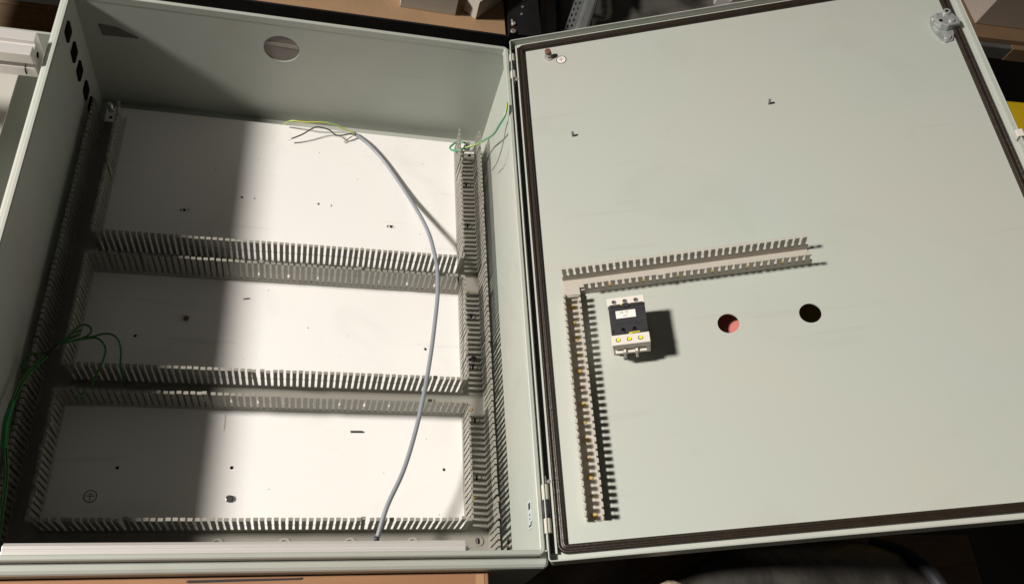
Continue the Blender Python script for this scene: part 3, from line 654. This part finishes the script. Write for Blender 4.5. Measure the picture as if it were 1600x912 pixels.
# ------------------------------------------------------------------ under the door
# red tub wedged under the door, seen through the left hole
rt = empty('red_tub', 'red plastic tub under the open door, seen through its left hole', 'tub', DOORM @ T((bu1[0]-0.05, bu1[1]-0.05, -0.0335)))
boxo('lid', (0, 0, 0), (0.11, 0.11, 0.006), REDP, rt, bevel=0.001)
boxo('body', (0.004, 0.004, -0.12), (0.106, 0.106, -0.0002), REDP, rt, bevel=0.002)
tag(boxo('brown_sheet', (0, 0, 0), (0.16, 0.12, 0.003), mat('yellow_brown_card', (0.42, 0.30, 0.09), 0.8), None, DOORM @ T((bu2[0]-0.045, bu2[1]-0.06, -0.050)), 0.0005), 'yellow brown sheet behind the open door, seen through its right hole', 'sheet')
# soft black leather bag, low right
bg_ = empty('leather_bag', 'rounded black leather bag lying under the lower door edge', 'bag', T((0.968, -0.118, -0.1015)))
k = MB(); n1, n2 = 72, 36; G = []
for j in range(n2+1):
    row = []; ph = -math.pi/2 + math.pi*j/n2
    for i in range(n1):
        th_ = 2*math.pi*i/n1
        def sp(c, e): return math.copysign(abs(c)**e, c)
        x = 0.210*sp(math.cos(ph),0.75)*sp(math.cos(th_),0.65); y = 0.138*sp(math.cos(ph),0.75)*sp(math.sin(th_),0.75); z = 0.104*sp(math.sin(ph),0.8)
        p = Vector((x, y, z)); p += 0.012*noise.noise(p*9)*p.normalized() + 0.004*noise.noise_vector(p*26)
        row.append(k.bm.verts.new(p))
    G.append(row)
for j in range(n2):
    for i in range(n1):
        k.bm.faces.new((G[j][i], G[j][(i+1)%n1], G[j+1][(i+1)%n1], G[j+1][i]))
bmesh.ops.remove_doubles(k.bm, verts=k.bm.verts[:], dist=0.0003)
k.done('body', LEATHER, bg_, smooth=True)
k = MB(); k.tube(spline([(0.120,-0.142,0.0),(0.128,-0.100,0.076),(0.138,0.0,0.106),(0.132,0.10,0.076),(0.125,0.142,0.0)], 8), 0.009, 10); k.done('strap', BLK, bg_, smooth=True)
k = MB(); k.box((-0.213,0.060,0.015), (-0.185,0.092,0.062)); k.done('worn_patch', mat('worn_tan', (0.30,0.25,0.18), 0.6, var=0.3, vscale=40), bg_, bevel=0.01)
tag(boxo('wooden_board', (0,0,0), (0.34, 0.07, 0.02), WOODD, None, T((0.715, -0.055, -0.2075)) @ RZ(24), 0.001), 'dark stained board slanting below the lower hinge corner', 'board')
k = MB(); vv = []
for j in range(13):
    for i in range(17):
        x, y = -0.08+0.16*i/16, -0.06+0.12*j/12
        vv.append(k.bm.verts.new((x, y, 0.03*noise.noise(Vector((x*16,y*16,4)))+0.01*noise.noise(Vector((x*50,y*50,1))))))
for j in range(12):
    for i in range(16):
        a = j*17+i; k.bm.faces.new((vv[a], vv[a+1], vv[a+18], vv[a+17]))
ro = k.done('rag', mat('brown_grey_cloth', (0.12,0.095,0.075), 0.9, var=0.3, vscale=20), None, T((0.685, -0.010, -0.180)) @ RX(12), smooth=True)
ro.modifiers.new('solid', 'SOLIDIFY').thickness = 0.004
tag(ro, 'crumpled grey brown rag below the hinge corner of the cabinet', 'rag')
st_ = empty('side_table', 'dark wooden side table under the black bag and rag, below the door', 'side table', T((0.625, -0.34, -0.95)))
boxo('table_top', (0.0, 0.0, 0.718), (0.72, 0.40, 0.742), WOODD, st_, bevel=0.004)
for x, y in ((0.03,0.03),(0.64,0.03),(0.03,0.32),(0.64,0.32)): boxo('leg', (x, y, 0.0005), (x+0.05, y+0.05, 0.7178), WOODD, st_)
